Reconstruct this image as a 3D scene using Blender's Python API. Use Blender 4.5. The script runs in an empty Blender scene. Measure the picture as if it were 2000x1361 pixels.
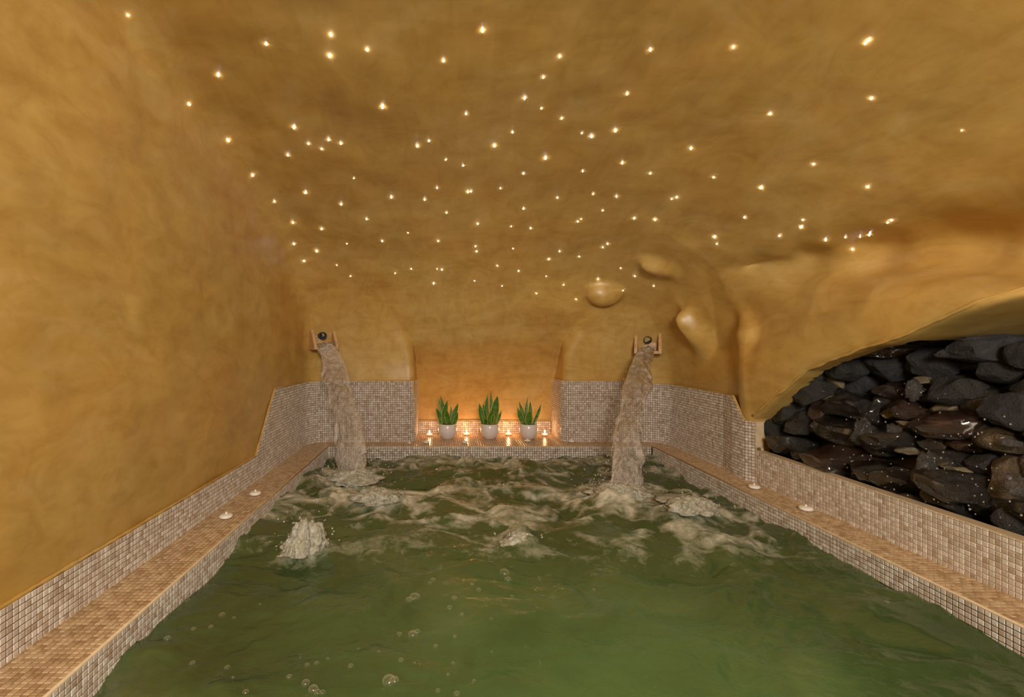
import bpy, bmesh, math, random
import numpy as np
from mathutils import Vector, Matrix
from mathutils.bvhtree import BVHTree

random.seed(7); rng = np.random.default_rng(7)
S = bpy.context.scene
COL = S.collection

# ------------------------------------------------------------------ camera, light, exposure
F = 920.0; PX = 866.0; PY = 673.0            # focal length and principal point, in pixels of a 2000 x 1361 frame
cam_d = bpy.data.cameras.new('camera'); cam = bpy.data.objects.new('camera', cam_d); COL.objects.link(cam)
cam_d.sensor_fit = 'HORIZONTAL'; cam_d.sensor_width = 36.0; cam_d.lens = 36.0 * F / 2000.0
cam_d.shift_x = (1000.0 - PX) / 2000.0; cam_d.shift_y = (PY - 680.5) / 2000.0
cam_d.clip_start = 0.02
cam.rotation_euler = (math.pi / 2, 0, 0)     # looks along +Y, level, at the origin
S.camera = cam

w = bpy.data.worlds.new('world'); S.world = w; w.use_nodes = True
w.node_tree.nodes['Background'].inputs[0].default_value = (1.0, 0.86, 0.68, 1)
w.node_tree.nodes['Background'].inputs[1].default_value = 0.02

def area(name, loc, target, size, power, col, size_y=None):
    l = bpy.data.lights.new(name, 'AREA'); l.energy = power; l.color = col
    l.shape = 'RECTANGLE'; l.size = size; l.size_y = size_y or size
    o = bpy.data.objects.new(name, l); COL.objects.link(o); o.location = loc
    o.rotation_euler = (Vector(target) - Vector(loc)).to_track_quat('-Z', 'Y').to_euler()
    return o
area('room_lamp', (0.35, -1.7, 1.05), (0.6, 3.6, -0.2), 0.9, 118, (1.0, 0.95, 0.88), 0.45)
area('room_lamp_rear', (0.2, -2.05, 0.55), (0.6, 3.5, 0.3), 0.8, 40, (1.0, 0.95, 0.88), 0.6)
area('pool_lamp', (0.55, 0.9, -1.75), (0.55, 1.9, -1.0), 0.5, 26, (0.88, 1.0, 0.74))
S.cycles.max_bounces = 7; S.cycles.diffuse_bounces = 4; S.cycles.glossy_bounces = 3; S.cycles.transparent_max_bounces = 10
S.cycles.caustics_reflective = False; S.cycles.caustics_refractive = False
S.view_settings.view_transform = 'Standard'; S.view_settings.look = 'None'
S.view_settings.exposure = -0.06; S.view_settings.gamma = 1.0; S.view_settings.use_curve_mapping = False

# ------------------------------------------------------------------ helpers
def ray(px, py): return Vector(((px - PX) / F, 1.0, -(py - PY) / F))
def at(px, py, d): return ray(px, py) * d
def at_z(px, py, z):
    r = ray(px, py); return r * (z / r.z)

def tag(o, label=None, cat=None, group=None, kind=None):
    if label: o['label'] = label
    if cat: o['category'] = cat
    if group: o['group'] = group
    if kind: o['kind'] = kind
    return o
def mesh_data(name, V, Fc, mat=None, smooth=False):
    me = bpy.data.meshes.new(name)
    me.from_pydata([tuple(v) for v in V], [], [tuple(f) for f in Fc]); me.update()
    if mat: me.materials.append(mat)
    if smooth: me.shade_smooth()
    return me
def obj(name, me, parent=None, loc=None):
    o = bpy.data.objects.new(name, me); COL.objects.link(o)
    if parent: o.parent = parent
    if loc is not None: o.location = loc
    return o
def mobj(name, V, Fc, mat, parent=None, smooth=False, loc=None):
    return obj(name, mesh_data(name, V, Fc, mat, smooth), parent, loc)
def wobj(name, V, Fc, mat, parent, smooth=False):
    """a part given in room coordinates"""
    o = mobj(name, V, Fc, mat, parent, smooth); o.location = -parent.location; return o
def empty(name, loc, rz=0):
    o = bpy.data.objects.new(name, None); COL.objects.link(o); o.location = loc
    o.rotation_euler = (0, 0, rz); o.empty_display_size = 0.05
    return o
def lathe(prof, n=32, cap=True):
    V = []; Fc = []
    for r, z in prof:
        for k in range(n):
            a = 2 * math.pi * k / n; V.append((r * math.cos(a), r * math.sin(a), z))
    for i in range(len(prof) - 1):
        for k in range(n):
            k2 = (k + 1) % n
            Fc.append((i * n + k, i * n + k2, (i + 1) * n + k2, (i + 1) * n + k))
    if cap:
        Fc.append(tuple(reversed(range(n)))); Fc.append(tuple((len(prof) - 1) * n + k for k in range(n)))
    return V, Fc
def box(x0, x1, y0, y1, z0, z1):
    V = [(x0,y0,z0),(x1,y0,z0),(x1,y1,z0),(x0,y1,z0),(x0,y0,z1),(x1,y0,z1),(x1,y1,z1),(x0,y1,z1)]
    Fc = [(3,2,1,0),(4,5,6,7),(0,1,5,4),(1,2,6,5),(2,3,7,6),(3,0,4,7)]
    return V, Fc
def tube(pts, rad, n=8):
    pts = [Vector(p) for p in pts]; V = []; Fc = []; up = Vector((0.013, 0.021, 1))
    rads = rad if isinstance(rad, (list, tuple)) else [rad] * len(pts)
    for i, p in enumerate(pts):
        t = (pts[min(i+1, len(pts)-1)] - pts[max(i-1, 0)]).normalized()
        s = t.cross(up)
        if s.length < 0.05: s = t.cross(Vector((1, 0, 0)))
        s.normalize(); b = s.cross(t)
        for k in range(n):
            a = 2 * math.pi * k / n; V.append(p + (s * math.cos(a) + b * math.sin(a)) * rads[i])
    for i in range(len(pts) - 1):
        for k in range(n):
            k2 = (k + 1) % n; Fc.append((i*n+k, i*n+k2, (i+1)*n+k2, (i+1)*n+k))
    Fc.append(tuple(reversed(range(n)))); Fc.append(tuple((len(pts)-1)*n + k for k in range(n)))
    return V, Fc

def _hash(ix, iy, iz):
    h = (ix.astype(np.int64) * 374761393 + iy.astype(np.int64) * 668265263 + iz.astype(np.int64) * 2147483647 * 3 + 1013904223)
    h = (h ^ (h >> 13)) * 1274126177; h = h & 0x7fffffff; h = (h ^ (h >> 16)) & 0xffff
    return h.astype(np.float64) / 65535.0 * 2 - 1
def vnoise(x, y, z):
    x = np.asarray(x, float); y = np.asarray(y, float) + 0 * x; z = np.asarray(z, float) + 0 * x
    ix = np.floor(x); iy = np.floor(y); iz = np.floor(z); fx = x - ix; fy = y - iy; fz = z - iz
    fx = fx*fx*fx*(fx*(fx*6-15)+10); fy = fy*fy*fy*(fy*(fy*6-15)+10); fz = fz*fz*fz*(fz*(fz*6-15)+10)
    r = 0
    for a in (0, 1):
        for b in (0, 1):
            for c in (0, 1):
                r = r + _hash(ix+a, iy+b, iz+c) * (fx if a else 1-fx) * (fy if b else 1-fy) * (fz if c else 1-fz)
    return r
def fbm(x, y, z, o=4, g=0.5):
    r = 0; a = 1.0
    for k in range(o):
        r = r + a * vnoise(x * 2**k + 17.3*k, y * 2**k - 5.1*k, z * 2**k + 9.7*k); a *= g
    return r

# ------------------------------------------------------------------ materials
def srgb(r, g, b):
    f = lambda c: (c/255)/12.92 if c/255 <= 0.04045 else ((c/255+0.055)/1.055)**2.4
    return (f(r), f(g), f(b), 1)
class M:
    def __init__(s, name):
        s.m = bpy.data.materials.new(name); s.m.use_nodes = True; s.t = s.m.node_tree; s.n = s.t.nodes
        s.b = s.n['Principled BSDF']; s.out = s.n['Material Output']
    def add(s, typ, **kw):
        n = s.n.new(typ)
        for k, v in kw.items():
            if hasattr(n, k): setattr(n, k, v)
        return n
    def link(s, a, b): s.t.links.new(a, b)
    def set(s, **kw):
        for k, v in kw.items(): s.b.inputs[k.replace('_', ' ')].default_value = v
        return s
    def noise(s, scale, detail=4, rough=0.5, coord=None, dist=0.0):
        n = s.add('ShaderNodeTexNoise'); n.inputs['Scale'].default_value = scale; n.inputs['Detail'].default_value = detail
        n.inputs['Roughness'].default_value = rough; n.inputs['Distortion'].default_value = dist
        if coord: s.link(coord, n.inputs['Vector'])
        return n
    def ramp(s, fac, stops):
        r = s.add('ShaderNodeValToRGB'); e = r.color_ramp.elements
        while len(e) < len(stops): e.new(0.5)
        for el, (p, c) in zip(e, stops): el.position = p; el.color = c
        s.link(fac, r.inputs['Fac']); return r
    def pos(s, scale=(1,1,1), rot=(0,0,0)):
        g = s.add('ShaderNodeNewGeometry'); m = s.add('ShaderNodeMapping')
        m.inputs['Scale'].default_value = scale; m.inputs['Rotation'].default_value = rot
        s.link(g.outputs['Position'], m.inputs['Vector']); return m.outputs['Vector']
    def mix(s, fac, a, b, mode='MIX'):
        n = s.add('ShaderNodeMix'); n.data_type = 'RGBA'; n.blend_type = mode
        for sock, v in ((n.inputs[0], fac), (n.inputs[6], a), (n.inputs[7], b)):
            if hasattr(v, 'is_output'): s.link(v, sock)
            else: sock.default_value = v
        return n.outputs[2]
    def math(s, op, a, b=0.0):
        n = s.add('ShaderNodeMath'); n.operation = op
        for sock, v in ((n.inputs[0], a), (n.inputs[1], b)):
            if hasattr(v, 'is_output'): s.link(v, sock)
            else: sock.default_value = v
        return n.outputs[0]
    def bump(s, h, strength=0.3, dist=0.01):
        n = s.add('ShaderNodeBump'); n.inputs['Strength'].default_value = strength; n.inputs['Distance'].default_value = dist
        s.link(h, n.inputs['Height']); s.link(n.outputs[0], s.b.inputs['Normal']); return n

def plaster_mat():
    m = M('golden_plaster')
    n1 = m.noise(1.1, 2, 0.5, m.pos(), 0.6)
    n2 = m.noise(2.6, 4, 0.62, m.pos((0.8, 1.0, 2.4), (0.35, 0.3, 0.2)), 1.4)      # trowel strokes
    n3 = m.noise(7.0, 3, 0.6, m.pos((1.4, 0.5, 1.0), (0.2, 0.7, 0.5)), 0.8)
    c1 = m.ramp(n1.outputs[0], [(0.30, srgb(202,152,72)), (0.5, srgb(198,160,86)), (0.72, srgb(196,170,108))])
    c2 = m.ramp(n2.outputs[0], [(0.28, srgb(172,130,62)), (0.52, srgb(198,160,84)), (0.76, srgb(214,188,132))])
    c = m.mix(0.5, c1.outputs[0], c2.outputs[0])
    c3 = m.ramp(n3.outputs[0], [(0.35, srgb(170,134,66)), (0.62, srgb(214,178,104))])
    c = m.mix(0.25, c, c3.outputs[0])
    n5 = m.noise(4.2, 5, 0.62, m.pos((0.8, 1.2, 1.5), (0.9, 0.25, 0.6)), 1.8)
    c5 = m.ramp(n5.outputs[0], [(0.30, (0.88, 0.83, 0.76, 1)), (0.5, (1, 1, 1, 1)), (0.70, (1.07, 1.12, 1.20, 1))])
    c = m.mix(0.8, c, c5.outputs[0], 'MULTIPLY')
    m.link(c, m.b.inputs['Base Color'])
    r = m.ramp(n2.outputs[0], [(0.3, (0.34,)*3+(1,)), (0.7, (0.48,)*3+(1,))])
    m.link(r.outputs[0], m.b.inputs['Roughness'])
    m.set(Specular_IOR_Level=0.5, Coat_Weight=0.18, Coat_Roughness=0.28)
    m.bump(n3.outputs[0], 0.10, 0.012)
    return m.m
def tile_mat(name, stops, island):
    m = M(name)
    if island:
        f = m.add('ShaderNodeNewGeometry').outputs['Random Per Island']
    else:
        f = m.add('ShaderNodeObjectInfo').outputs['Random']
    c = m.ramp(f, stops); c.color_ramp.interpolation = 'LINEAR'
    n = m.noise(60, 3, 0.6, m.pos())
    k = m.ramp(n.outputs[0], [(0.3, (0.86,)*3+(1,)), (0.7, (1.06,)*3+(1,))])
    cc = m.mix(1.0, c.outputs[0], k.outputs[0], 'MULTIPLY')
    m.link(cc, m.b.inputs['Base Color']); m.set(Roughness=0.28, Specular_IOR_Level=0.5)
    return m.m
ST_WALL = [(0.0, srgb(184,164,146)), (0.2, srgb(204,190,174)), (0.5, srgb(214,202,188)), (0.75, srgb(224,214,202)), (0.92, srgb(236,230,220)), (1.0, srgb(190,168,146))]
ST_LEDGE = [(0.0, srgb(164,132,96)), (0.3, srgb(184,154,116)), (0.6, srgb(196,166,128)), (0.85, srgb(208,182,144)), (1.0, srgb(168,134,96))]
MT = {
 'plaster': plaster_mat(),
 'wall_i': tile_mat('beige_mosaic', ST_WALL, True), 'wall_o': tile_mat('beige_mosaic_single', ST_WALL, False),
 'ledge_i': tile_mat('tan_mosaic', ST_LEDGE, True), 'ledge_o': tile_mat('tan_mosaic_single', ST_LEDGE, False),
}
def simple(name, col, rough=0.5, spec=0.5, nscale=None, var=0.12, bump=0.0, coat=0.0):
    m = M(name); m.set(Roughness=rough, Specular_IOR_Level=spec, Coat_Weight=coat)
    if nscale:
        n = m.noise(nscale, 5, 0.6, m.pos())
        a = tuple(c * (1 - var) for c in col[:3]) + (1,); b = tuple(min(1, c * (1 + var)) for c in col[:3]) + (1,)
        r = m.ramp(n.outputs[0], [(0.3, a), (0.7, b)]); m.link(r.outputs[0], m.b.inputs['Base Color'])
        if bump: m.bump(n.outputs[0], bump, 0.01)
    else: m.b.inputs['Base Color'].default_value = col
    return m.m
MT['grout'] = simple('brown_grout', srgb(112,84,62), 0.75, 0.3, 30, 0.15)
MT['grout_l'] = simple('sand_grout', srgb(142,110,78), 0.6, 0.3, 30, 0.12)
MT['sand'] = simple('pale_sand_grout', srgb(204,182,148), 0.5, 0.4, 30, 0.1)
MT['pot'] = simple('white_ceramic', srgb(226,218,214), 0.12, 0.5, 4, 0.02)
MT['soil'] = simple('dark_soil', srgb(38,28,20), 0.9, 0.2, 80, 0.4, 0.6)
MT['wax'] = simple('white_wax', srgb(240,234,222), 0.4, 0.4, 30, 0.03)
MT['spout'] = simple('tan_stone', srgb(205,166,120), 0.4, 0.4, 25, 0.2, 0.2)
MT['pipe'] = simple('dark_pipe', srgb(40,46,54), 0.25, 0.5, 20, 0.2)
MT['mortar'] = simple('grey_mortar', srgb(122,110,88), 0.55, 0.4, 12, 0.45, 0.5)
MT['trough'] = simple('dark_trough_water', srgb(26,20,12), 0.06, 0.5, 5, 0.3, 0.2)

# ------------------------------------------------------------------ the cave: a signed distance field, negative in the air
XL, XR, YB, YF, RC = -1.25, 2.05, 4.37, -2.3, 0.20
NX0, NX1, NYB = -0.27, 1.11, 4.80
def smax(a, b, k):
    h = np.maximum(k - np.abs(a - b), 0) / k
    return np.maximum(a, b) + h * h * k * 0.25
def smin(a, b, k): return -smax(-a, -b, k)
def plan(x, y, r=RC, grow=0.0):
    cx, cy = (XL + XR) / 2, (YB + YF) / 2
    qx = np.abs(x - cx) - (XR - XL) / 2 + r; qy = np.abs(y - cy) - (YB - YF) / 2 + r
    return np.sqrt(np.maximum(qx, 0)**2 + np.maximum(qy, 0)**2) + np.minimum(np.maximum(qx, qy), 0) - r - grow
CZ_Y = np.array([-3, 0, 1.2, 1.8, 2.5, 3.2, 3.8, 4.15, 4.35, 4.6, 5.2])
CZ_Z = np.array([1.42, 1.38, 1.33, 1.27, 1.16, 0.99, 0.73, 0.45, 0.20, -0.15, -1.0])
_yy = np.linspace(-3, 5.2, 400); _zz = np.interp(_yy, CZ_Y, CZ_Z)
_k = np.exp(-np.linspace(-2, 2, 41)**2); _k /= _k.sum()
_zs = np.convolve(np.pad(_zz, 20, mode='edge'), _k, 'valid'); _zd = np.gradient(_zs, _yy)
ZE_Y = np.array([0.0, 1.3, 1.66, 1.84, 2.08, 2.29, 2.64, 3.08, 3.7]); ZE_Z = np.array([0.22, 0.19, 0.14, 0.095, 0.03, -0.015, -0.15, -0.48, -0.49])
def g_ceil(x, y, z):
    zc = np.interp(y, _yy, _zs); sl = np.interp(y, _yy, _zd)
    t = np.maximum(x - 0.9, 0) / 1.30
    zc = zc - 0.66 * t * t * np.clip((4.9 - y) / 1.6, 0.35, 1)
    return (z - zc) / np.sqrt(1 + sl * sl + (0.7 * np.minimum(t, 1.3))**2)
def ell(x, y, z, c, r, R=None):
    dx, dy, dz = x - c[0], y - c[1], z - c[2]
    if R is not None:
        dx, dy, dz = (R[0][0]*dx + R[0][1]*dy + R[0][2]*dz, R[1][0]*dx + R[1][1]*dy + R[1][2]*dz, R[2][0]*dx + R[2][1]*dy + R[2][2]*dz)
    k0 = np.sqrt((dx/r[0])**2 + (dy/r[1])**2 + (dz/r[2])**2) + 1e-9
    k1 = np.sqrt((dx/r[0]**2)**2 + (dy/r[1]**2)**2 + (dz/r[2]**2)**2) + 1e-9
    return k0 * (k0 - 1) / k1
def capsule(x, y, z, a, b, ra, rb):
    a = np.array(a); b = np.array(b); ba = b - a
    t = np.clip(((x-a[0])*ba[0] + (y-a[1])*ba[1] + (z-a[2])*ba[2]) / (ba @ ba), 0, 1)
    return np.sqrt((x-a[0]-t*ba[0])**2 + (y-a[1]-t*ba[1])**2 + (z-a[2]-t*ba[2])**2) - (ra + (rb-ra)*t)
BUMPS = []
HY = np.array([0.3, 1.0, 1.5, 1.84, 2.29, 2.64, 3.1, 3.4, 4.0])
HZ = np.array([0.10, 0.12, 0.14, 0.15, 0.15, 0.06, -0.18, -0.25, -0.25]); HR = np.array([0.10, 0.10, 0.11, 0.14, 0.22, 0.34, 0.46, 0.46, 0.46]); HX = np.array([2.78, 2.72, 2.66, 2.60, 2.555, 2.54, 2.53, 2.72, 2.9])
GROOVE = [((1.98, 3.30, 0.56), -0.12), ((2.14, 2.75, 0.47), 0.02), ((2.23, 2.43, 0.42), 0.09), ((2.27, 2.06, 0.35), 0.14), ((2.28, 1.78, 0.27), 0.16), ((2.32, 1.1, 0.12), 0.16)]
def hood_f(x, y, z):
    """the plaster hood: an elliptical roll along the rocks, rising and thinning towards the viewer"""
    dz = z - np.interp(y, HY, HZ); dx = x - np.interp(y, HY, HX); rz = np.interp(y, HY, HR); rx = 0.50
    k0 = np.sqrt((dx/rx)**2 + (dz/rz)**2) + 1e-9; k1 = np.sqrt((dx/rx**2)**2 + (dz/rz**2)**2) + 1e-9
    return k0 * (k0 - 1) / k1 * 0.85
def cave(x, y, z, bumps=True):
    p = plan(x, y)
    # the upper room widens to the right, over the hood
    tt = np.clip((y - 2.2) / 0.95, 0, 1); tt = tt * tt * (3 - 2 * tt)
    wide = np.maximum(np.maximum(x - (2.24 - 0.24 * tt), 0.8 - x), np.maximum(np.maximum(y - 3.5, YF - y), 0.05 - z))
    p = smin(p, wide, 0.25)
    c = g_ceil(x, y, z)
    air = smax(p, c, 0.24 + 0.16 * np.clip((x + 0.8) / 1.2, 0, 1))
    # niche between the two tiled piers, its back leaning forward until it dies into the wall
    nb = NYB - 0.45 * np.clip((z + 0.70) / 0.76, 0, 1.5)**2.0
    n = np.maximum(np.maximum(NX0 - x, x - NX1), np.maximum(y - nb, z - 0.30))
    air = smin(air, n, 0.07 + 0.16 * np.clip((z + 0.12) / 0.25, 0, 1))
    # hood bulging over the rocks, and the ridge where it meets the corner wall
    gr_ = 9.0
    for (a_, ra_), (b_, rb_) in zip(GROOVE, GROOVE[1:]): gr_ = smin(gr_, capsule(x, y, z, a_, b_, ra_, rb_), 0.10)
    air = smin(air, gr_, 0.30)
    air = smax(air, -hood_f(x, y, z), 0.20)
    rid = capsule(x, y, z, (2.045, 3.14, -0.47), (2.03, 3.145, 0.06), 0.022, 0.048)
    rid = smin(rid, capsule(x, y, z, (2.03, 3.145, 0.06), (2.12, 3.28, 0.32), 0.048, 0.03), 0.05)
    air = smax(air, -rid, 0.08)
    # opening onto the rock bank
    ze = np.interp(y, ZE_Y, ZE_Z) + np.clip((2.2 - y) / 0.6, 0, 1) * 0.11 * np.clip(1 - (x - 2.02) / 0.45, 0, 1)
    alc = np.maximum(np.maximum(1.9 - x, x - 3.05), np.maximum(y - 3.09, (z - ze) * 0.85))
    zi = ze + 0.40 * np.clip((y - 2.15) / 0.5, 0, 1) + 0.25 * np.clip((y - 2.7) / 0.4, 0, 1)
    alc2 = np.maximum(np.maximum(2.15 - x, x - 3.05), np.maximum(y - 3.75, (z - np.minimum(zi, 0.30)) * 0.8))
    alc = np.maximum(np.minimum(alc, alc2), np.maximum(0.3 - y, -0.78 - z))
    air = smin(air, alc, 0.03)
    if bumps:
        for ccc, rr, RR, kk in BUMPS: air = smax(air, -ell(x, y, z, ccc, rr, RR), kk)
    return air
def cave_n(x, y, z):
    return cave(x, y, z) + 0.010 * vnoise(x*2.3, y*2.3, z*2.3) + 0.004 * vnoise(x*6+3, y*6, z*6)
def march(px, py, t0=1.2):
    r = ray(px, py); L = r.length; d = np.array(r) / L; t = t0
    for _ in range(300):
        p = d * t; v = float(cave(np.array([p[0]]), np.array([p[1]]), np.array([p[2]]), False)[0])
        if v > -0.001: break
        t += max(0.002, -v * 0.6)
    return d * t, d
# stone-like swellings of the plaster on the far wall
for px, py, wpx, hpx, ang, prot, k in ((1178, 572, 80, 60, 8, 0.10, 0.05), (1292, 522, 84, 36, 5, 0.055, 0.10), (1362, 648, 110, 48, 38, 0.05, 0.14)):
    p, d = march(px, py)
    dist = p[1]; a = math.radians(ang)
    R = [(math.cos(a), 0, -math.sin(a)), (0, 1, 0), (math.sin(a), 0, math.cos(a))]
    BUMPS.append((tuple(p), (wpx/2*dist/F*0.9, prot, hpx/2*dist/F*0.9), R, k))

def build_cave():
    h = 0.025
    xs = np.arange(-1.5, 3.35, h); ys = np.arange(-2.55, 5.05, h); zs = np.arange(-1.02, 1.62, h)
    G = np.empty((len(xs), len(ys), len(zs)), np.float32)
    Y, Z = np.meshgrid(ys, zs, indexing='ij')
    for i0 in range(0, len(xs), 16):
        xx = xs[i0:i0+16][:, None, None]
        G[i0:i0+16] = cave_n(xx + 0*Y[None], Y[None] + 0*xx, Z[None] + 0*xx)
    s = G < 0
    nx, ny, nz = (len(xs)-1, len(ys)-1, len(zs)-1)
    cnt = np.zeros((nx, ny, nz), np.int8)
    for a in (0, 1):
        for b in (0, 1):
            for c in (0, 1): cnt += s[a:a+nx, b:b+ny, c:c+nz]
    act = (cnt > 0) & (cnt < 8); idx = -np.ones((nx, ny, nz), np.int64)
    I, J, K = np.nonzero(act); idx[I, J, K] = np.arange(len(I))
    acc = np.zeros((len(I), 3)); num = np.zeros(len(I)); cor = [(a, b, c) for a in (0,1) for b in (0,1) for c in (0,1)]
    for a in cor:
        for b in cor:
            if sum(abs(p-q) for p, q in zip(a, b)) == 1 and a < b:
                va = G[I+a[0], J+a[1], K+a[2]].astype(float); vb = G[I+b[0], J+b[1], K+b[2]].astype(float)
                m = (va < 0) != (vb < 0); t = np.where(m, va / np.where(m, va - vb, 1), 0)
                for k in range(3): acc[:, k] += np.where(m, a[k] + (b[k]-a[k]) * t, 0)
                num += m
    P = acc / num[:, None]
    V = np.stack([xs[0] + (I + P[:,0]) * h, ys[0] + (J + P[:,1]) * h, zs[0] + (K + P[:,2]) * h], 1)
    quads = []
    def q(ax):
        sl0 = [slice(None)]*3; sl1 = [slice(None)]*3; sl0[ax] = slice(0, -1); sl1[ax] = slice(1, None)
        ch = s[tuple(sl0)] != s[tuple(sl1)]; A = np.array(np.nonzero(ch)).T
        o = [k for k in range(3) if k != ax]
        dims = (nx, ny, nz)
        ok = np.ones(len(A), bool)
        for k in o: ok &= (A[:,k] >= 1) & (A[:,k] < dims[k])
        A = A[ok]; inside = s[tuple(A.T)]
        c = []
        for da, db in ((1,1), (0,1), (0,0), (1,0)):
            B = A.copy(); B[:,o[0]] -= da; B[:,o[1]] -= db; c.append(idx[tuple(B.T)])
        Q = np.stack(c, 1)
        flip = inside if ax != 1 else ~inside
        Q[flip] = Q[flip][:, ::-1]
        quads.append(Q)
    for ax in range(3): q(ax)
    Q = np.concatenate(quads); Q = Q[(Q >= 0).all(1)]
    e = 0.004
    for _ in range(2):
        gx = (cave_n(V[:,0]+e, V[:,1], V[:,2]) - cave_n(V[:,0]-e, V[:,1], V[:,2])) / (2*e)
        gy = (cave_n(V[:,0], V[:,1]+e, V[:,2]) - cave_n(V[:,0], V[:,1]-e, V[:,2])) / (2*e)
        gz = (cave_n(V[:,0], V[:,1], V[:,2]+e) - cave_n(V[:,0], V[:,1], V[:,2]-e)) / (2*e)
        g = np.stack([gx, gy, gz], 1); g2 = np.maximum((g*g).sum(1), 0.05)
        step = cave_n(V[:,0], V[:,1], V[:,2]) / g2
        V = V - np.clip(step, -0.008, 0.008)[:,None] * g
    e = 0.012
    gx = cave_n(V[:,0]+e, V[:,1], V[:,2]) - cave_n(V[:,0]-e, V[:,1], V[:,2])
    gy = cave_n(V[:,0], V[:,1]+e, V[:,2]) - cave_n(V[:,0], V[:,1]-e, V[:,2])
    gz = cave_n(V[:,0], V[:,1], V[:,2]+e) - cave_n(V[:,0], V[:,1], V[:,2]-e)
    N = -np.stack([gx, gy, gz], 1); N /= np.linalg.norm(N, axis=1)[:,None] + 1e-9
    return V, N, Q
CV, CN, CQ = build_cave()
cen = CV[CQ].mean(1); x, y, z = cen.T
gl = XL - x; gb = y - YB; gf = YF - y; gc = g_ceil(x, y, z); gr = np.where(x > 1.9, np.maximum(x - XR, -0.02), x - XR)
innich = (x > NX0 - 0.02) & (x < NX1 + 0.02) & (y > YB - 0.02) & (z < 0.2)
near_hood = (hood_f(x, y, z) < 0.04) | ((x > 2.06) & (z < 0.3))
kind = np.argmax(np.stack([gl, gb, np.where(near_hood, -9, gc), np.where(near_hood, 9, np.where(gc > -0.05, -9, gr)), gf], 1), 1)
kind[innich] = 1
STRUCT = {}
for k, (nm, lb) in enumerate((('wall_left', 'golden plaster wall on the left above the tiled ledge'), ('wall_back', 'golden plaster end wall with the plant niche and two water spouts'),
        ('ceiling', 'domed golden plaster ceiling sprinkled with tiny star lights'), ('wall_right', 'golden plaster hood bulging over the dark rocks on the right'), ('wall_front', 'golden plaster wall behind the viewer'))):
    q = CQ[kind == k]
    if len(q) == 0: continue
    u, inv = np.unique(q, return_inverse=True); q2 = inv.reshape(q.shape)
    me = mesh_data(nm, CV[u], q2.tolist(), MT['plaster'], True)
    me.normals_split_custom_set_from_vertices([tuple(n) for n in CN[u]])
    STRUCT[nm] = tag(obj(nm, me), lb, 'ceiling' if k == 2 else 'wall', kind='structure')
BVH = BVHTree.FromPolygons([tuple(v) for v in CV], [tuple(int(i) for i in q) for q in CQ])
def hit(px, py):
    r = ray(px, py).normalized()
    loc, nrm, i, d = BVH.ray_cast(Vector((0,0,0)) + r * 0.3, r)
    if loc is None: return None, None
    if nrm.dot(r) > 0: nrm = -nrm
    return loc, nrm

# ------------------------------------------------------------------ mosaic
U = 0.0203; ZL = -0.90; ZW = -1.0
class Tiles:
    """small bevelled mosaic pieces; the nearest ones become objects, the others one joined part"""
    def __init__(s): s.V = []; s.F = []; s.near = []
    def add(s, c, ax, ay, n, poly=None, near=False):
        """c centre; ax, ay unit directions in the face; n outward; poly: clipped outline in units of U"""
        if near and poly is None: s.near.append((c, ax, ay, n)); return
        g = 0.435
        poly = poly or [(-g,-g),(g,-g),(g,g),(-g,g)]
        mx = sum(p[0] for p in poly)/len(poly); my = sum(p[1] for p in poly)/len(poly)
        b = len(s.V); k = len(poly)
        for sc, hh in ((1.0, 0.0), (0.95, 0.0018), (0.80, 0.0030)):
            for p in poly:
                s.V.append(c + ax*((mx+(p[0]-mx)*sc)*U) + ay*((my+(p[1]-my)*sc)*U) + n*hh)
        for r in (0, k):
            for i in range(k): s.F.append((b+r+i, b+r+(i+1)%k, b+r+k+(i+1)%k, b+r+k+i))
        s.F.append(tuple(b+2*k+i for i in range(k)))
    def finish(s, parent, mi, mo):
        global TILE_ME
        if s.V:
            o = wobj('mosaic_field', s.V, s.F, MT[mi], parent); tag(o, kind='stuff')
        near = sorted(s.near, key=lambda t: t[0].y)
        if not near: return
        t = Tiles(); t.add(Vector((0,0,0)), Vector((1,0,0)), Vector((0,1,0)), Vector((0,0,1)))
        me = mesh_data('tile', t.V, t.F, MT[mo])
        for c, ax, ay, n in near[:300]:
            o = bpy.data.objects.new('tile', me); COL.objects.link(o); o.parent = parent
            jit = Matrix.Rotation(random.uniform(-0.012, 0.012), 4, 'Z')
            o.matrix_world = Matrix(((ax.x, ay.x, n.x, c.x), (ax.y, ay.y, n.y, c.y), (ax.z, ay.z, n.z, c.z), (0,0,0,1))) @ jit
        if len(near) > 300:
            t = Tiles()
            for q in near[300:]: t.add(*q)
            tag(wobj('mosaic_field', t.V, t.F, MT[mi], parent), kind='stuff')
def is_near(c):
    if c.y < 0.4: return False
    px = PX + F * c.x / c.y; py = PY - F * c.z / c.y
    return c.y < 1.86 and -12 < px < 2012 and py < 1373
def clip_top(poly, f):
    """keep the part of poly where f(p) <= 0"""
    out = []
    for i in range(len(poly)):
        a, b = poly[i], poly[(i+1) % len(poly)]; fa, fb = f(a), f(b)
        if fa <= 0: out.append(a)
        if (fa < 0 < fb) or (fb < 0 < fa):
            t = fa / (fa - fb); out.append((a[0]+(b[0]-a[0])*t, a[1]+(b[1]-a[1])*t))
    return out
def path_of(segs, step=0.004):
    """dense polyline"""
    P = []
    for kind_, *a in segs:
        if kind_ == 'L':
            p, q = Vector(a[0]), Vector(a[1]); n = max(2, int((q-p).length/step)); P += [p.lerp(q, i/n) for i in range(n)]
        else:
            c, r, a0, a1 = a; n = max(4, int(abs(a1-a0)*r/step))
            P += [Vector((c[0]+r*math.cos(a0+(a1-a0)*i/n), c[1]+r*math.sin(a0+(a1-a0)*i/n))) for i in range(n)]
    if segs[-1][0] == 'L': P.append(Vector(segs[-1][2]))
    return P
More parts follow.
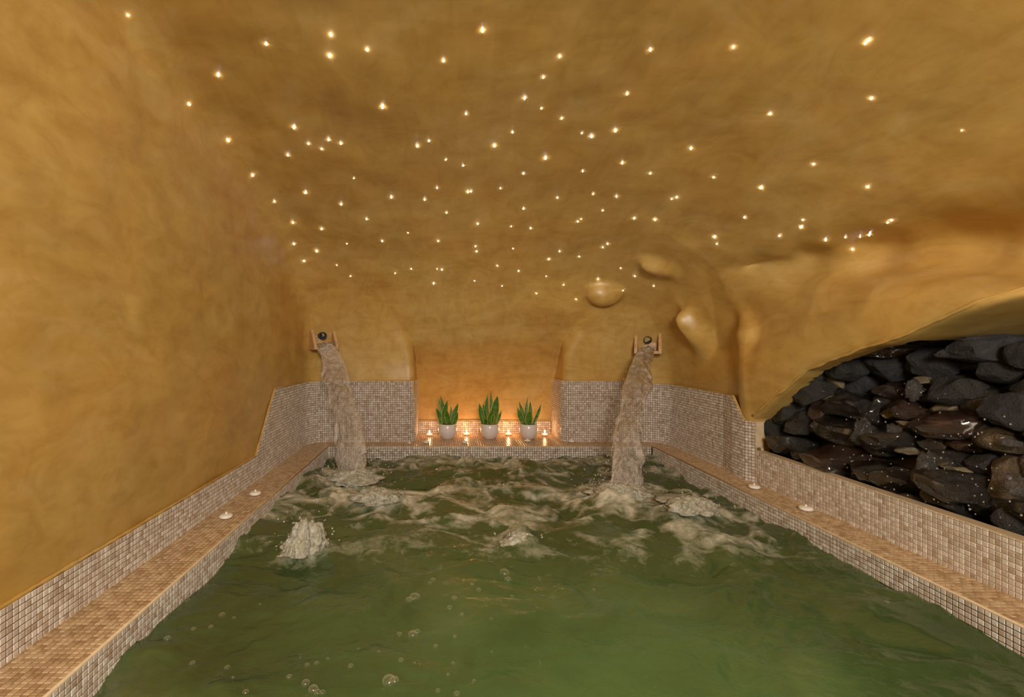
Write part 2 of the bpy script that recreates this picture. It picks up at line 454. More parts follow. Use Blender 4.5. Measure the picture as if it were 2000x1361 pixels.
class Path:
    def __init__(s, P):
        s.P = P; s.S = [0.0]
        for a, b in zip(P, P[1:]): s.S.append(s.S[-1] + (b-a).length)
        s.L = s.S[-1]; s.ax = np.array([p.x for p in P]); s.ay = np.array([p.y for p in P]); s.Sa = np.array(s.S)
    def p(s, t): return Vector((float(np.interp(t, s.Sa, s.ax)), float(np.interp(t, s.Sa, s.ay))))
    def t(s, q):
        v = s.p(min(q+0.006, s.L)) - s.p(max(q-0.006, 0)); return v.normalized()
def upstand(name, path, top, side, label, lip=True, z0=ZL):
    """tiled strip standing on the ledge along a plan path; top(p) gives its upper edge; side=+1: outward normal is left of travel"""
    root = empty(name, (path.p(0).x, path.p(0).y, z0)); tag(root, label, 'wall tiles', kind='structure')
    T = Tiles(); n = int(path.L / U)
    for i in range(n):
        sc = (i + 0.5) * U; p = path.p(sc); t = path.t(sc); nn = Vector((-t.y, t.x)) * side
        ax = Vector((t.x, t.y, 0)) * side * 1.0; ax = Vector((t.x, t.y, 0)); nv = Vector((nn.x, nn.y, 0)); ay = Vector((0, 0, 1))
        if ax.cross(ay).dot(nv) < 0: ax = -ax; flip = -1
        else: flip = 1
        ta = top(path.p(max(sc - U/2, 0)), sc - U/2); tb = top(path.p(min(sc + U/2, path.L)), sc + U/2)
        j = 0
        while True:
            zc = z0 + (j + 0.5) * U
            if zc - U/2 > max(ta, tb) - 0.004: break
            c = Vector((p.x, p.y, zc)) + nv * 0.001
            def f(q): return zc + q[1]*U - (ta + (tb-ta) * (q[0]*flip + 0.5)) + 0.001
            g = 0.435; sq = [(-g,-g),(g,-g),(g,g),(-g,g)]
            if all(f(q) <= 0 for q in sq): T.add(c, ax, ay, nv, near=is_near(c))
            else:
                cl = clip_top(sq, f)
                if len(cl) >= 3: T.add(c, ax, ay, nv, cl)
            j += 1
    # grout bed
    V = []; Fc = []; m = int(path.L / 0.01)
    for i in range(m + 1):
        sc = path.L * i / m; p = path.p(sc); t = path.t(sc); nn = Vector((-t.y, t.x)) * side; zt = top(p, sc)
        q = p - nn * 0.03
        V += [(p.x, p.y, z0 - 0.02), (p.x, p.y, zt), (q.x, q.y, zt + 0.001)]
    for i in range(m): a = i*3; Fc += [(a, a+3, a+4, a+1), (a+1, a+4, a+5, a+2)]
    wobj('grout_bed', V, Fc, MT['grout'], root)
    if lip:
        pts = []
        for i in range(0, m + 1):
            sc = path.L * i / m; p = path.p(sc); t = path.t(sc); nn = Vector((-t.y, t.x)) * side; zt = top(p, sc)
            q = p - nn * 0.004; pts.append((q.x, q.y, zt + 0.004 + 0.0015 * float(vnoise(sc*40, 0.3, 0))))
        V, Fc = tube(pts, [0.0065 + 0.0018 * float(vnoise(k*0.37, 2.2, 0)) for k in range(len(pts))], 8)
        wobj('plaster_lip', V, Fc, MT['plaster'], root, True)
    bpy.context.view_layer.update()
    T.finish(root, 'wall_i', 'wall_o')
    return root
OFF = 0.016     # mosaic face stands this far in front of the plaster
HI = -0.338
# left: along the left wall, round the corner and along the back to the niche
xl = XL + OFF; yb = YB - OFF; ri = RC - OFF
PL = Path(path_of([('L', (xl, 0.9), (xl, YB - RC)), ('A', (XL + RC, YB - RC), ri, math.pi, math.pi/2),
                   ('L', (XL + RC, yb), (NX0 - 0.07, yb)), ('A', (NX0 - 0.07, yb + 0.075), 0.075, -math.pi/2, 0), ('L', (NX0 + 0.005, yb + 0.075), (NX0 + 0.012, NYB - 0.02))]))
def top_left(p, s):
    if p.x > XL + 0.1 or p.y > 3.46:
        if p.x > NX0 - 0.005 and p.y > YB + 0.06: return HI
        return HI + 0.016 * max(0, min(1, (4.1 - p.y) / 0.6)) if p.x < XL + 0.3 else HI
    if p.y > 3.10: return -0.738 + (HI + 0.016 + 0.738) * (p.y - 3.10) / 0.36
    return -0.738
upstand('baseboard_left', PL, top_left, -1, 'beige mosaic upstand along the left wall rising to a tall panel behind the left stream')
# right: from the niche along the back, round the corner, along the right wall; low in front of the rocks
xr = XR - OFF
PR = Path(path_of([('L', (NX1 - 0.012, NYB - 0.02), (NX1 - 0.005, yb + 0.075)), ('A', (NX1 + 0.07, yb + 0.075), 0.075, math.pi, math.pi*1.5),
                   ('L', (NX1 + 0.07, yb), (XR - RC, yb)), ('A', (XR - RC, YB - RC), ri, math.pi/2, 0),
                   ('L', (xr, YB - RC), (xr, 3.42)), ('L', (xr, 3.42), (xr - 0.032, 3.26)), ('L', (xr - 0.032, 3.26), (xr - 0.036, 3.13)), ('L', (xr - 0.036, 3.13), (xr, 3.075)), ('L', (xr, 3.075), (xr, 0.9))]))
def top_right(p, s):
    if p.x < XR - 0.1 or p.y > 3.26: return HI - 0.02 * (0 if p.x < XR - 0.25 else 1)
    if p.y > 3.13: return HI - 0.02 - 0.145 * (3.26 - p.y) / 0.13
    if p.y > 3.07: return -0.503
    return -0.69
upstand('baseboard_right', PR, top_right, -1, 'beige mosaic wall on the right, tall at the corner and low before the rocks', lip=False)
# plaster bead over the tall part only, and the sand-coloured cap of the low wall
pts = []
for i in range(int(PR.L / 0.01)):
    sc = i * 0.01; p = PR.p(sc)
    if p.y < 3.09 and p.x > 1.5: break
    t = PR.t(sc); nn = Vector((t.y, -t.x)); q = p - nn * 0.004; pts.append((q.x, q.y, top_right(p, sc) + 0.004))
V, Fc = tube(pts, [0.0065 + 0.0018 * float(vnoise(k*0.37, 5.2, 0)) for k in range(len(pts))], 8)
mobj('plaster_lip', V, Fc, MT['plaster'], STRUCT['wall_back'], True)
V, Fc = box(xr - 0.001, xr + 0.05, 0.9, 3.075, -1.0, -0.687)
tag(mobj('trim_1', V, Fc, MT['sand']), 'sandy capped low wall between the ledge and the rocks', 'trim', kind='structure')
V, Fc = box(xr - 0.002, xr + 0.05, 3.062, 3.10, -0.69, -0.500); mobj('pier_return', V, Fc, MT['sand'], bpy.data.objects['trim_1'])
# rough bead along the mouth of the hood
pts = []
for yv in np.linspace(3.07, 1.35, 100):
    zv = float(np.interp(yv, ZE_Y, ZE_Z)) + 0.11 * min(1, max(0, (2.2 - yv) / 0.6)) + 0.012; xv = np.linspace(1.93, 2.5, 300)
    sol = np.nonzero(cave_n(xv, 0*xv + yv, 0*xv + zv) > 0)[0]
    if len(sol): pts.append((float(xv[sol[0]]) + 0.004, float(yv), zv - 0.004 + 0.005 * float(vnoise(yv*18, 1, 1))))
V, Fc = tube(pts, [0.008 + 0.003 * float(vnoise(k*0.6, 3.1, 0)) for k in range(len(pts))], 8)
mobj('plaster_lip', V, Fc, MT['plaster'], STRUCT['wall_right'], True)
# niche back strip
PN = Path(path_of([('L', (NX0, NYB - OFF), (NX1, NYB - OFF))]))
upstand('baseboard_back', PN, lambda p, s: ZL + 0.125, -1, 'low mosaic strip at the back of the plant niche')

# ledge round the pool, tiled on top
PX0, PX1, PYB = -1.02, 1.852, 4.17
led = empty('trim_2', (PX0 - 0.1, 2.0, ZL)); tag(led, 'tan mosaic ledge running round three sides of the pool', 'ledge', kind='structure')
T = Tiles(); X_, Y_, Z_ = Vector((1,0,0)), Vector((0,1,0)), Vector((0,0,1))
def led_region(xa, xb, ya, yb_, ox, oy):
    i0 = 0; xs_ = []
    for i in range(int(round((xb-xa)/U)) + 1):
        for j in range(int(round((yb_-ya)/U)) + 1):
            c = Vector((xa + (i+0.5)*U if ox > 0 else xb - (i+0.5)*U, ya + (j+0.5)*U if oy > 0 else yb_ - (j+0.5)*U, ZL + 0.001))
            if not (xa < c.x < xb and ya < c.y < yb_): continue
            inn = NX0 < c.x < NX1 and c.y < NYB
            if plan(np.array(c.x), np.array(c.y)) > -0.008 and not inn: continue
            T.add(c, X_, Y_, Z_, near=is_near(c))
led_region(XL, PX0, 0.9, PYB, -1, -1)
led_region(PX1, XR, 0.9, PYB, 1, -1)
led_region(XL, XR, PYB, NYB, 1, 1)
for (a, b, c, d) in ((XL - 0.05, PX0, 0.8, PYB), (PX1, XR + 0.02, 0.8, PYB), (XL - 0.05, XR + 0.05, PYB, NYB + 0.05)):
    V, Fc = box(a, b, c, d, -1.02, ZL); wobj('ledge_bed', V, Fc, MT['grout_l'], led)
for pa, pb in (((PX0, 0.85), (PX0, PYB)), ((PX0, PYB), (PX1, PYB)), ((PX1, PYB), (PX1, 0.85))):
    V, Fc = tube([(pa[0], pa[1], ZL - 0.0015), (pb[0], pb[1], ZL - 0.0015)], 0.0052, 10); wobj('edge_nosing', V, Fc, MT['sand'], led, True)
bpy.context.view_layer.update(); T.finish(led, 'ledge_i', 'ledge_o')
# pool faces
def pool_face(name, a, b, n, label):
    root = empty(name, (a[0], a[1], -1.3)); tag(root, label, 'pool wall', kind='structure')
    a = Vector((a[0], a[1], 0)); b = Vector((b[0], b[1], 0)); t = (b - a).normalized(); n = Vector(n); T = Tiles()
    ax = t if t.cross(Z_).dot(n) > 0 else -t
    for i in range(int((b - a).length / U)):
        for j in range(9):
            c = a + t * ((i + 0.5) * U) + Vector((0, 0, ZL - 0.004 - (j + 0.5) * U)) + n * 0.001
            T.add(c, ax, Z_, n, near=is_near(c) and c.z > -1.03)
    q = -n * 0.005
    V = [a + Vector((0,0,-2.3)), b + Vector((0,0,-2.3)), b + Vector((0,0,ZL-0.002)), a + Vector((0,0,ZL-0.002)),
         a + q + Vector((0,0,-2.3)), b + q + Vector((0,0,-2.3)), b + q + Vector((0,0,ZL-0.002)), a + q + Vector((0,0,ZL-0.002))]
    wobj('grout_bed', V, [(0,1,2,3), (4,5,6,7), (0,1,5,4), (1,2,6,5), (2,3,7,6), (3,0,4,7)], MT['grout_l'], root)
    bpy.context.view_layer.update(); T.finish(root, 'wall_i', 'wall_o')
pool_face('wall_pool_left', (PX0, 0.9), (PX0, PYB), (1, 0, 0), 'mosaic pool side under the left ledge')
pool_face('wall_pool_right', (PX1, 0.9), (PX1, PYB), (-1, 0, 0), 'mosaic pool side under the right ledge')
pool_face('wall_pool_back', (PX0, PYB), (PX1, PYB), (0, -1, 0), 'mosaic pool side under the niche')
V, Fc = box(PX0 - 0.01, PX1 + 0.01, -2.3, PYB + 0.01, -2.35, -2.3)
tag(mobj('floor', V, Fc, MT['grout_l']), 'pale pool floor under the green water', 'floor', kind='structure')

# ------------------------------------------------------------------ water
def water_mat():
    m = M('green_pool_water')
    at_ = m.add('ShaderNodeAttribute'); at_.attribute_name = 'foam'
    n1 = m.noise(9, 8, 0.68, m.pos((1, 1, 1)), 1.2); n2 = m.noise(45, 4, 0.6, m.pos(), 0.6)
    v = m.math('ADD', at_.outputs['Fac'], m.math('MULTIPLY', m.math('SUBTRACT', n1.outputs[0], 0.5), 1.1))
    v = m.math('ADD', v, m.math('MULTIPLY', m.math('SUBTRACT', n2.outputs[0], 0.5), 0.35))
    fm = m.ramp(v, [(0.05, (0,0,0,1)), (0.36, (0.34,)*3+(1,)), (0.82, (1,1,1,1))])
    n3 = m.noise(1.3, 4, 0.55, m.pos(), 0.8)
    g = m.ramp(n3.outputs[0], [(0.3, srgb(66,84,46)), (0.55, srgb(82,100,58)), (0.75, srgb(108,116,74))])
    c = m.mix(fm.outputs[0], g.outputs[0], srgb(240,234,212))
    m.link(c, m.b.inputs['Base Color'])
    r = m.ramp(fm.outputs[0], [(0.0, (0.04,)*3+(1,)), (1.0, (0.42,)*3+(1,))]); m.link(r.outputs[0], m.b.inputs['Roughness'])
    m.set(IOR=1.9)
    n4 = m.noise(14, 5, 0.6, m.pos((1, 1.6, 1)), 0.5)
    h = m.math('ADD', n4.outputs[0], m.math('MULTIPLY', fm.outputs[0], m.math('MULTIPLY', n2.outputs[0], 1.2)))
    m.bump(h, 0.30, 0.02)
    tr = m.add('ShaderNodeBsdfTranslucent'); m.link(c, tr.inputs['Color'])
    mx = m.add('ShaderNodeMixShader'); mx.inputs[0].default_value = 0.30
    m.link(m.b.outputs[0], mx.inputs[1]); m.link(tr.outputs[0], mx.inputs[2]); m.link(mx.outputs[0], m.out.inputs['Surface'])
    return m.m
MT['water'] = water_mat()
JL = at_z(692, 935, ZW); JR = at_z(1212, 958, ZW)      # feet of the two streams
def water_field(X, Y):
    def gs(px, py, rx, ry, a):
        c = at_z(px, py, ZW); return a * np.exp(-((X - c.x)/rx)**2 - ((Y - c.y)/ry)**2)
    near = np.clip((Y - 1.0) / 2.4, 0, 1)
    wx = X + 0.10 * fbm(X*2.1, Y*2.1, 3.3, 3); wy = Y + 0.10 * fbm(X*2.1 + 9, Y*2.1, 7.7, 3)
    sw = fbm(wx*1.7, wy*2.4, 0.4, 4, 0.5)
    tb = fbm(wx*4.5, wy*5.5, 2.2, 5, 0.55)
    z = 0.034 * sw + 0.012 * (0.5 - np.abs(fbm(wx*1.3 + 6, wy*1.9, 4.4, 3, 0.5))) + (0.009 + 0.016 * near**1.5) * tb + 0.014 * fbm(wx*3.1 + 2, wy*4.6 + 5, 6.1, 2, 0.4)
    rid = 1 - np.abs(fbm(wx*3.2 + 4, wy*4.2, 5.5, 4, 0.55)); z += 0.030 * near**2 * (rid - 0.6)
    foam = np.zeros_like(X)
    for a in ((690, 938, .22, .22, 0.80), (1212, 960, .20, .20, 0.85), (740, 985, .26, .20, .55), (820, 975, .22, .16, .35), (640, 975, .18, .2, .40),
              (597, 1078, .11, .12, .55), (1345, 1000, .26, .22, .60), (1400, 1050, .26, .18, .38), (1180, 985, .30, .16, .45), (1040, 975, .20, .16, .30), (900, 905, .35, .22, .30),
              (770, 915, .25, .2, .25), (990, 905, .3, .2, .22), (1010, 1045, .14, .13, .35), (1060, 1080, .12, .05, .3), (1340, 925, .22, .3, .22), (560, 1000, .14, .25, .25),
              (960, 1000, .7, .5, .12), (720, 1060, .3, .2, .12), (1280, 1060, .4, .2, .18)):
        foam = np.maximum(foam, gs(*a)) + 0.25 * np.minimum(foam, gs(*a))
    lump = fbm(wx*9, wy*9, 1.1, 4, 0.6)
    z += 0.035 * np.clip(foam, 0, 1) * lump + 0.028 * np.clip(foam, 0, 1)
    # boiling jets
    for px, py, r, hgt in ((598, 1080, .09, .05), (720, 990, .13, .055), (775, 985, .10, .04), (1335, 1015, .14, .06), (1200, 985, .12, .05), (692, 945, .10, .05), (1212, 965, .10, .06), (930, 912, .16, .05), (1020, 1055, .07, .045)):
        c = at_z(px, py, ZW); q = np.sqrt((X-c.x)**2 + (Y-c.y)**2) / r
        z += hgt * np.exp(-q**2 * (1.3 + 0.5*lump)) * (0.72 + 0.5 * fbm(X*16, Y*16, 0.5, 3, 0.6))
    n2 = np.clip((Y - 1.85) / 0.9, 0, 1); n2 = n2 * n2 * (3 - 2 * n2)
    rid2 = 1 - np.abs(fbm(wx*5.5 - 3, wy*8.0, 9.5, 4, 0.55))
    foam = 1.2 * foam + n2 * (0.95 * (rid - 0.70) + 0.55 * (rid2 - 0.66)) + 0.16 * n2 * np.clip((Y - 2.2) / 0.8, 0.2, 1) - 0.05 - 0.10 * np.clip((2.3 - Y) / 0.5, 0, 1)
    return z, foam
def build_water():
    xs = np.linspace(PX0 - 0.004, PX1 + 0.004, 300); ys = np.concatenate([np.linspace(-2.25, 0.9, 40)[:-1], np.linspace(0.9, PYB + 0.004, 400)])
    X, Y = np.meshgrid(xs, ys); z, foam = water_field(X, Y)
    V = np.stack([X.ravel(), Y.ravel(), (ZW + z).ravel()], 1); nx = len(xs); ny = len(ys)
    a = (np.arange(ny-1)[:,None]*nx + np.arange(nx-1)[None]).ravel(); Fc = np.stack([a, a+1, a+nx+1, a+nx], 1)
    me = mesh_data('pool_water', V, Fc.tolist(), MT['water'], True)
    at_ = me.attributes.new('foam', 'FLOAT', 'POINT'); at_.data.foreach_set('value', foam.ravel().astype(np.float32))
    return tag(obj('pool_water', me), 'churning green pool water with pale foam', 'water', kind='stuff')
WATER = build_water()
def wz(x, y): return ZW + float(water_field(np.array([x]), np.array([y]))[0][0])

# glassy water for streams, bubbles and drops
def clear_mat(name, white, bump_s, bscale, base=0.0, fior=1.25, grough=0.06):
    """thin moving water: clear film with fresnel glints, turning white where it carries air"""
    m = M(name); m.n.remove(m.b)
    n = m.noise(bscale, 5, 0.6, m.pos((1.3, 1.3, 0.7)), 1.0)
    bp = m.add('ShaderNodeBump'); bp.inputs['Strength'].default_value = bump_s; bp.inputs['Distance'].default_value = 0.02; m.link(n.outputs[0], bp.inputs['Height'])
    gl = m.add('ShaderNodeBsdfGlossy'); gl.inputs['Roughness'].default_value = grough; m.link(bp.outputs[0], gl.inputs['Normal'])
    tp = m.add('ShaderNodeBsdfTransparent'); tp.inputs[0].default_value = (0.99, 0.98, 0.97, 1)
    d = m.add('ShaderNodeBsdfDiffuse'); d.inputs[0].default_value = srgb(246,238,228)
    tl = m.add('ShaderNodeBsdfTranslucent'); tl.inputs[0].default_value = srgb(240,230,216)
    a_ = m.add('ShaderNodeMixShader'); a_.inputs[0].default_value = 0.2; m.link(d.outputs[0], a_.inputs[1]); m.link(tl.outputs[0], a_.inputs[2])
    mx = m.add('ShaderNodeMixShader'); m.link(tp.outputs[0], mx.inputs[1]); m.link(a_.outputs[0], mx.inputs[2])
    n2 = m.noise(bscale * 0.6, 6, 0.7, m.pos((1, 1, 0.6)), 1.5)
    at2 = m.add('ShaderNodeAttribute'); at2.attribute_name = 'air'
    k = m.ramp(m.math('ADD', n2.outputs[0], at2.outputs['Fac']), [(0.40, (base,)*3+(1,)), (0.85, (max(white, base),)*3+(1,))]); m.link(k.outputs[0], mx.inputs[0])
    fr = m.add('ShaderNodeFresnel'); fr.inputs['IOR'].default_value = fior; m.link(bp.outputs[0], fr.inputs['Normal'])
    m2 = m.add('ShaderNodeMixShader'); m.link(fr.outputs[0], m2.inputs[0]); m.link(mx.outputs[0], m2.inputs[1]); m.link(gl.outputs[0], m2.inputs[2])
    m.link(m2.outputs[0], m.out.inputs['Surface'])
    return m.m
MT['stream'] = clear_mat('falling_water', 0.74, 0.8, 30, 0.08, 1.33)
MT['clear'] = clear_mat('water_drops', 0.4, 0.1, 20, 0.25, 1.4)  # drops: white mixed into the colour stands in for their glints
def bubble_mat():
    m = M('bubble_film'); m.n.remove(m.b); lw = m.add('ShaderNodeLayerWeight'); lw.inputs[0].default_value = 0.5
    k = m.ramp(lw.outputs['Facing'], [(0.25, (0.04,)*3+(1,)), (0.62, (0.22,)*3+(1,)), (0.9, (0.62,)*3+(1,))])  # pale rim painted by facing angle, in place of a ring highlight
    tp = m.add('ShaderNodeBsdfTransparent'); d = m.add('ShaderNodeBsdfDiffuse'); d.inputs[0].default_value = srgb(226,224,196)
    gl = m.add('ShaderNodeBsdfGlossy'); gl.inputs['Roughness'].default_value = 0.08
    a_ = m.add('ShaderNodeMixShader'); m.link(k.outputs[0], a_.inputs[0]); m.link(tp.outputs[0], a_.inputs[1]); m.link(d.outputs[0], a_.inputs[2])
    b_ = m.add('ShaderNodeMixShader'); b_.inputs[0].default_value = 0.07; m.link(a_.outputs[0], b_.inputs[1]); m.link(gl.outputs[0], b_.inputs[2])
    m.link(b_.outputs[0], m.out.inputs['Surface']); return m.m
MT['bubble'] = bubble_mat()
def ico(sub):
    bm = bmesh.new(); bmesh.ops.create_icosphere(bm, subdivisions=sub, radius=1)
    V = np.array([v.co[:] for v in bm.verts]); Fc = [tuple(v.index for v in f.verts) for f in bm.faces]; bm.free(); return V, Fc
ICO1 = ico(1); ICO2 = ico(2); ICO3 = ico(3); ICO4 = ico(4)

def spout_and_stream(sp, rz, end, label_s, label_w, seed, air0, wide=1.0):
    sp = Vector(sp)
    root = empty('water_spout', sp, rz); tag(root, label_s, 'spout', 'stone water spouts on the end wall')
    # local frame: -Y leaves the wall
    def part(name, V, Fc, mat, sm=False): return mobj(name, V, Fc, mat, root, sm)
    for s in (-1, 1):
        x0, x1 = s*0.085, s*0.112
        prof = [(0.06, -0.10), (0.06, 0.075), (-0.02, 0.075), (-0.115, -0.06), (-0.115, -0.105)]
        V = [(x0, a, b) for a, b in prof] + [(x1, a, b) for a, b in prof]; k = len(prof)
        Fc = [tuple(range(k)), tuple(reversed(range(k, 2*k)))] + [(i, (i+1)%k, k+(i+1)%k, k+i) for i in range(k)]
        o = part('cheek', V, Fc, MT['spout']); bv = o.modifiers.new('b', 'BEVEL'); bv.width = 0.004; bv.segments = 2
    V, Fc = box(-0.086, 0.086, -0.118, 0.06, -0.105, -0.078); o = part('trough_floor', V, Fc, MT['spout']); bv = o.modifiers.new('b', 'BEVEL'); bv.width = 0.004; bv.segments = 2
    V, Fc = box(-0.086, 0.086, 0.03, 0.06, -0.08, 0.04); part('back_plate', V, Fc, MT['spout'])
    V, Fc = lathe([(0.034, 0), (0.034, 0.07), (0.029, 0.07), (0.027, 0.02)], 24)
    V = [(v[0], 0.04 - v[2], v[1] + 0.020) for v in V]; part('pipe', V, Fc, MT['pipe'], True)
    bpy.context.view_layer.update()
    # the stream: a flattened, ragged jet falling on a parabola
    mw = Matrix.Translation(sp) @ Matrix.Rotation(rz, 4, 'Z')
    p0 = mw @ Vector((0, -0.06, -0.055)); p1 = Vector(end)
    side = (mw.to_3x3() @ Vector((1, 0, 0))); side2 = Vector((1, -0.15, 0)).normalized()
    ns, nt = 170, 60; V = []; air = []
    hv = p1 - p0; z_fall = p1.z - 0.10 - p0.z
    ang = np.linspace(0, 2*np.pi, nt, endpoint=False); CA, SA = np.cos(ang), np.sin(ang)
    for i in range(ns + 1):
        t = i / ns
        zz = p0.z + z_fall * (0.25 * t + 0.75 * t * t); c = np.array((p0.x + hv.x * t, p0.y + hv.y * t, zz))
        sd = np.array(side.lerp(side2, min(1, t * 1.3)).normalized())
        tg = np.array(Vector((hv.x, hv.y, z_fall * (0.25 + 1.5 * t))).normalized()); nr = np.cross(sd, tg); nr /= np.linalg.norm(nr)
        wd = (0.072 + 0.048 * min(1, t * 2.2) - 0.010 * t) * wide; th = 0.020 + 0.012 * t; e = 0.010 + 0.035 * t
        f1 = vnoise(seed + CA * 1.1, 0*CA + t * 7, SA * 0.5 + seed); f2 = vnoise(seed + CA * 3.4, 0*CA + t * 24, SA * 1.4 - seed); f3 = vnoise(seed + CA * 8, 0*CA + t * 60, SA * 3)
        q = c[None] + np.outer(CA * (wd + e * f1 + e * 0.5 * f2), sd) + np.outer(SA * (th + 0.012 * f1 + 0.012 * f2 + 0.006 * f3) + 0.02 * f1, nr) + np.outer(0.02 * f2, tg)
        V += [Vector(v) for v in q]
        air += list(air0 * max(0, 1 - t * 2.0) + 0.20 * np.abs(CA)**4 + 1.2 * max(0, t - 0.8) - 0.06)
    Fc = [(i*nt+k, i*nt+(k+1)%nt, (i+1)*nt+(k+1)%nt, (i+1)*nt+k) for i in range(ns) for k in range(nt)]
    Fc.append(tuple(reversed(range(nt)))); Fc.append(tuple(ns*nt + k for k in range(nt)))
    st = empty('water_stream', p1); tag(st, label_w, 'water', 'water streams falling into the pool')
    loc = [v - p1 for v in V]
    me = mesh_data('falling_sheet', loc, Fc, MT['stream'], True)
    at_ = me.attributes.new('air', 'FLOAT', 'POINT'); at_.data.foreach_set('value', np.array(air, np.float32))
    obj('falling_sheet', me, st)
    # drops thrown off the jet and its splash
    DV = []; DF = []
    for k in range(150):
        r = random.Random(seed * 1000 + k)
        if k < 95:
            a = r.uniform(0, 2*math.pi); R = abs(r.gauss(0, 0.12)) + 0.05; c = Vector((R*math.cos(a), R*math.sin(a)*0.8, r.random()**2 * 0.20 + 0.03)); sz = r.uniform(0.003, 0.008)
        else:
            t = r.uniform(0.25, 1.0); c = Vector((p0.x + hv.x*t, p0.y + hv.y*t, p0.z + z_fall*(0.25*t + 0.75*t*t))) - p1
            c += side2 * r.choice((-1, 1)) * (0.12 + 0.03*r.random()) + Vector((0, r.uniform(-.05, .05), 0)); sz = r.uniform(0.002, 0.005)
        b = len(DV); el = r.uniform(1, 1.8)
        for v in ICO1[0]: DV.append(c + Vector((v[0]*sz, v[1]*sz, v[2]*sz*el)))
        DF += [tuple(b + i for i in f) for f in ICO1[1]]
    tag(mobj('droplets', DV, DF, MT['clear'], st, True), kind='stuff')
spL, nL = hit(624, 660); spR, nR = hit(1268, 668)
spout_and_stream(spL + Vector((0.03, -0.02, 0.0)), math.radians(32), JL, 'tan stone water spout set high in the left corner', 'broad stream of water falling from the left spout into the pool', 3, 0.42)
spout_and_stream(spR + Vector((-0.02, -0.02, 0.0)), math.radians(-24), JR, 'tan stone water spout on the right of the niche', 'glassy stream of water falling from the right spout into the pool', 8, 0.16, 0.82)

# jets boiling up: ragged aerated lumps with thrown drops
def froth_mat():
    m = M('boiling_froth'); n = m.noise(34, 7, 0.7, m.pos((1, 1, 0.8)), 1.5)
    r = m.ramp(n.outputs[0], [(0.30, srgb(124,130,96)), (0.48, srgb(204,200,178)), (0.66, srgb(246,244,234))]); m.link(r.outputs[0], m.b.inputs['Base Color'])
    m.set(Roughness=0.12, IOR=1.45); m.bump(n.outputs[0], 0.8, 0.03); return m.m
MT['boil'] = froth_mat()
ICO5 = ico(5)
for px, py, wd, hg, nd in ((597, 1084, 0.095, 0.155, 70), (1012, 1060, 0.075, 0.05, 14), (1205, 975, 0.17, 0.075, 60), (692, 948, 0.17, 0.06, 50), (1345, 1012, 0.15, 0.055, 30), (735, 992, 0.14, 0.055, 24)):
    c = at_z(px, py, ZW); r = random.Random(int(px)); v = ICO5[0]
    t = np.clip(v[:,2], 0, 1); ph = px * 0.37
    rad = 1 + 0.42 * fbm(v[:,0]*1.6 + ph, v[:,1]*1.6, v[:,2]*1.6, 2, 0.5) + 0.30 * (0.5 - np.abs(fbm(v[:,0]*3.6 + ph, v[:,1]*3.6, v[:,2]*2.4, 4, 0.6)))
    w_ = (1 - 0.55 * t**1.2) * rad
    P = np.stack([v[:,0] * w_ * wd, v[:,1] * w_ * wd * 0.85, np.where(v[:,2] > 0, v[:,2]**1.1 * hg * (0.75 + 0.5 * (rad - 0.7)), v[:,2] * 0.03)], 1)
    BV = [Vector(q) for q in P]; BF = list(ICO5[1])
    for k in range(nd):
        a = r.uniform(0, 6.28); R = wd * r.uniform(0.5, 1.7); sz = r.uniform(0.002, 0.0055); o_ = np.array((R*math.cos(a), R*math.sin(a), hg * r.random()**1.3 * 1.1 + 0.01)); b = len(BV)
        BV += [Vector(q) for q in ICO1[0] * sz + o_]; BF += [tuple(b + i for i in f) for f in ICO1[1]]
    o = mobj('jet_splash', BV, BF, MT['boil'], WATER, True, loc=(c.x, c.y, wz(c.x, c.y) - 0.015)); tag(o, kind='stuff')
# bubbles floating near the front
bub = [(365,1172,9),(434,1200,9),(378,1226,7),(412,1222,7),(327,1248,9),(376,1290,8),(444,1297,8),(457,1205,5),(810,1167,16),(800,1172,11),(846,1134,8),(840,1140,6),(985,1120,14),(992,1128,10),
       (887,1174,8),(878,1190,8),(780,1229,8),(806,1228,13),(815,1224,9),(888,1246,6),(851,1262,7),(783,1295,8),(810,1299,4),(885,1295,6),(875,1323,5),(926,1330,6),(760,1337,20),(770,1335,13),
       (597,1340,12),(612,1348,14),(620,1352,10),(630,1350,8),(565,1330,8),(600,1300,7),(618,1294,7),(685,1302,8),(640,1285,5),(855,1355,7),(892,1358,9),(480,1357,9),(960,1267,4),(1030,1060,9),(1160,1150,5),(1732,1186,6),(1000,1170,5),(700,1265,4),(740,1275,5),(587,1278,3),(935,1158,8),(922,1146,6),(902,1206,6),(508,1180,4),(455,1322,5)]
bme = mesh_data('bubble', [tuple(v) for v in ICO3[0]], [f for f in ICO3[1] if min(ICO3[0][i][2] for i in f) > -0.35], MT['bubble'], True)
for px, py, r in bub:
    p = at_z(px, py, ZW); z = wz(p.x, p.y); R = r * p.y / F * 0.66
    o = obj('bubble', bme, WATER); o.location = (p.x, p.y, z + R * 0.10); o.scale = (R, R, R * 0.75)

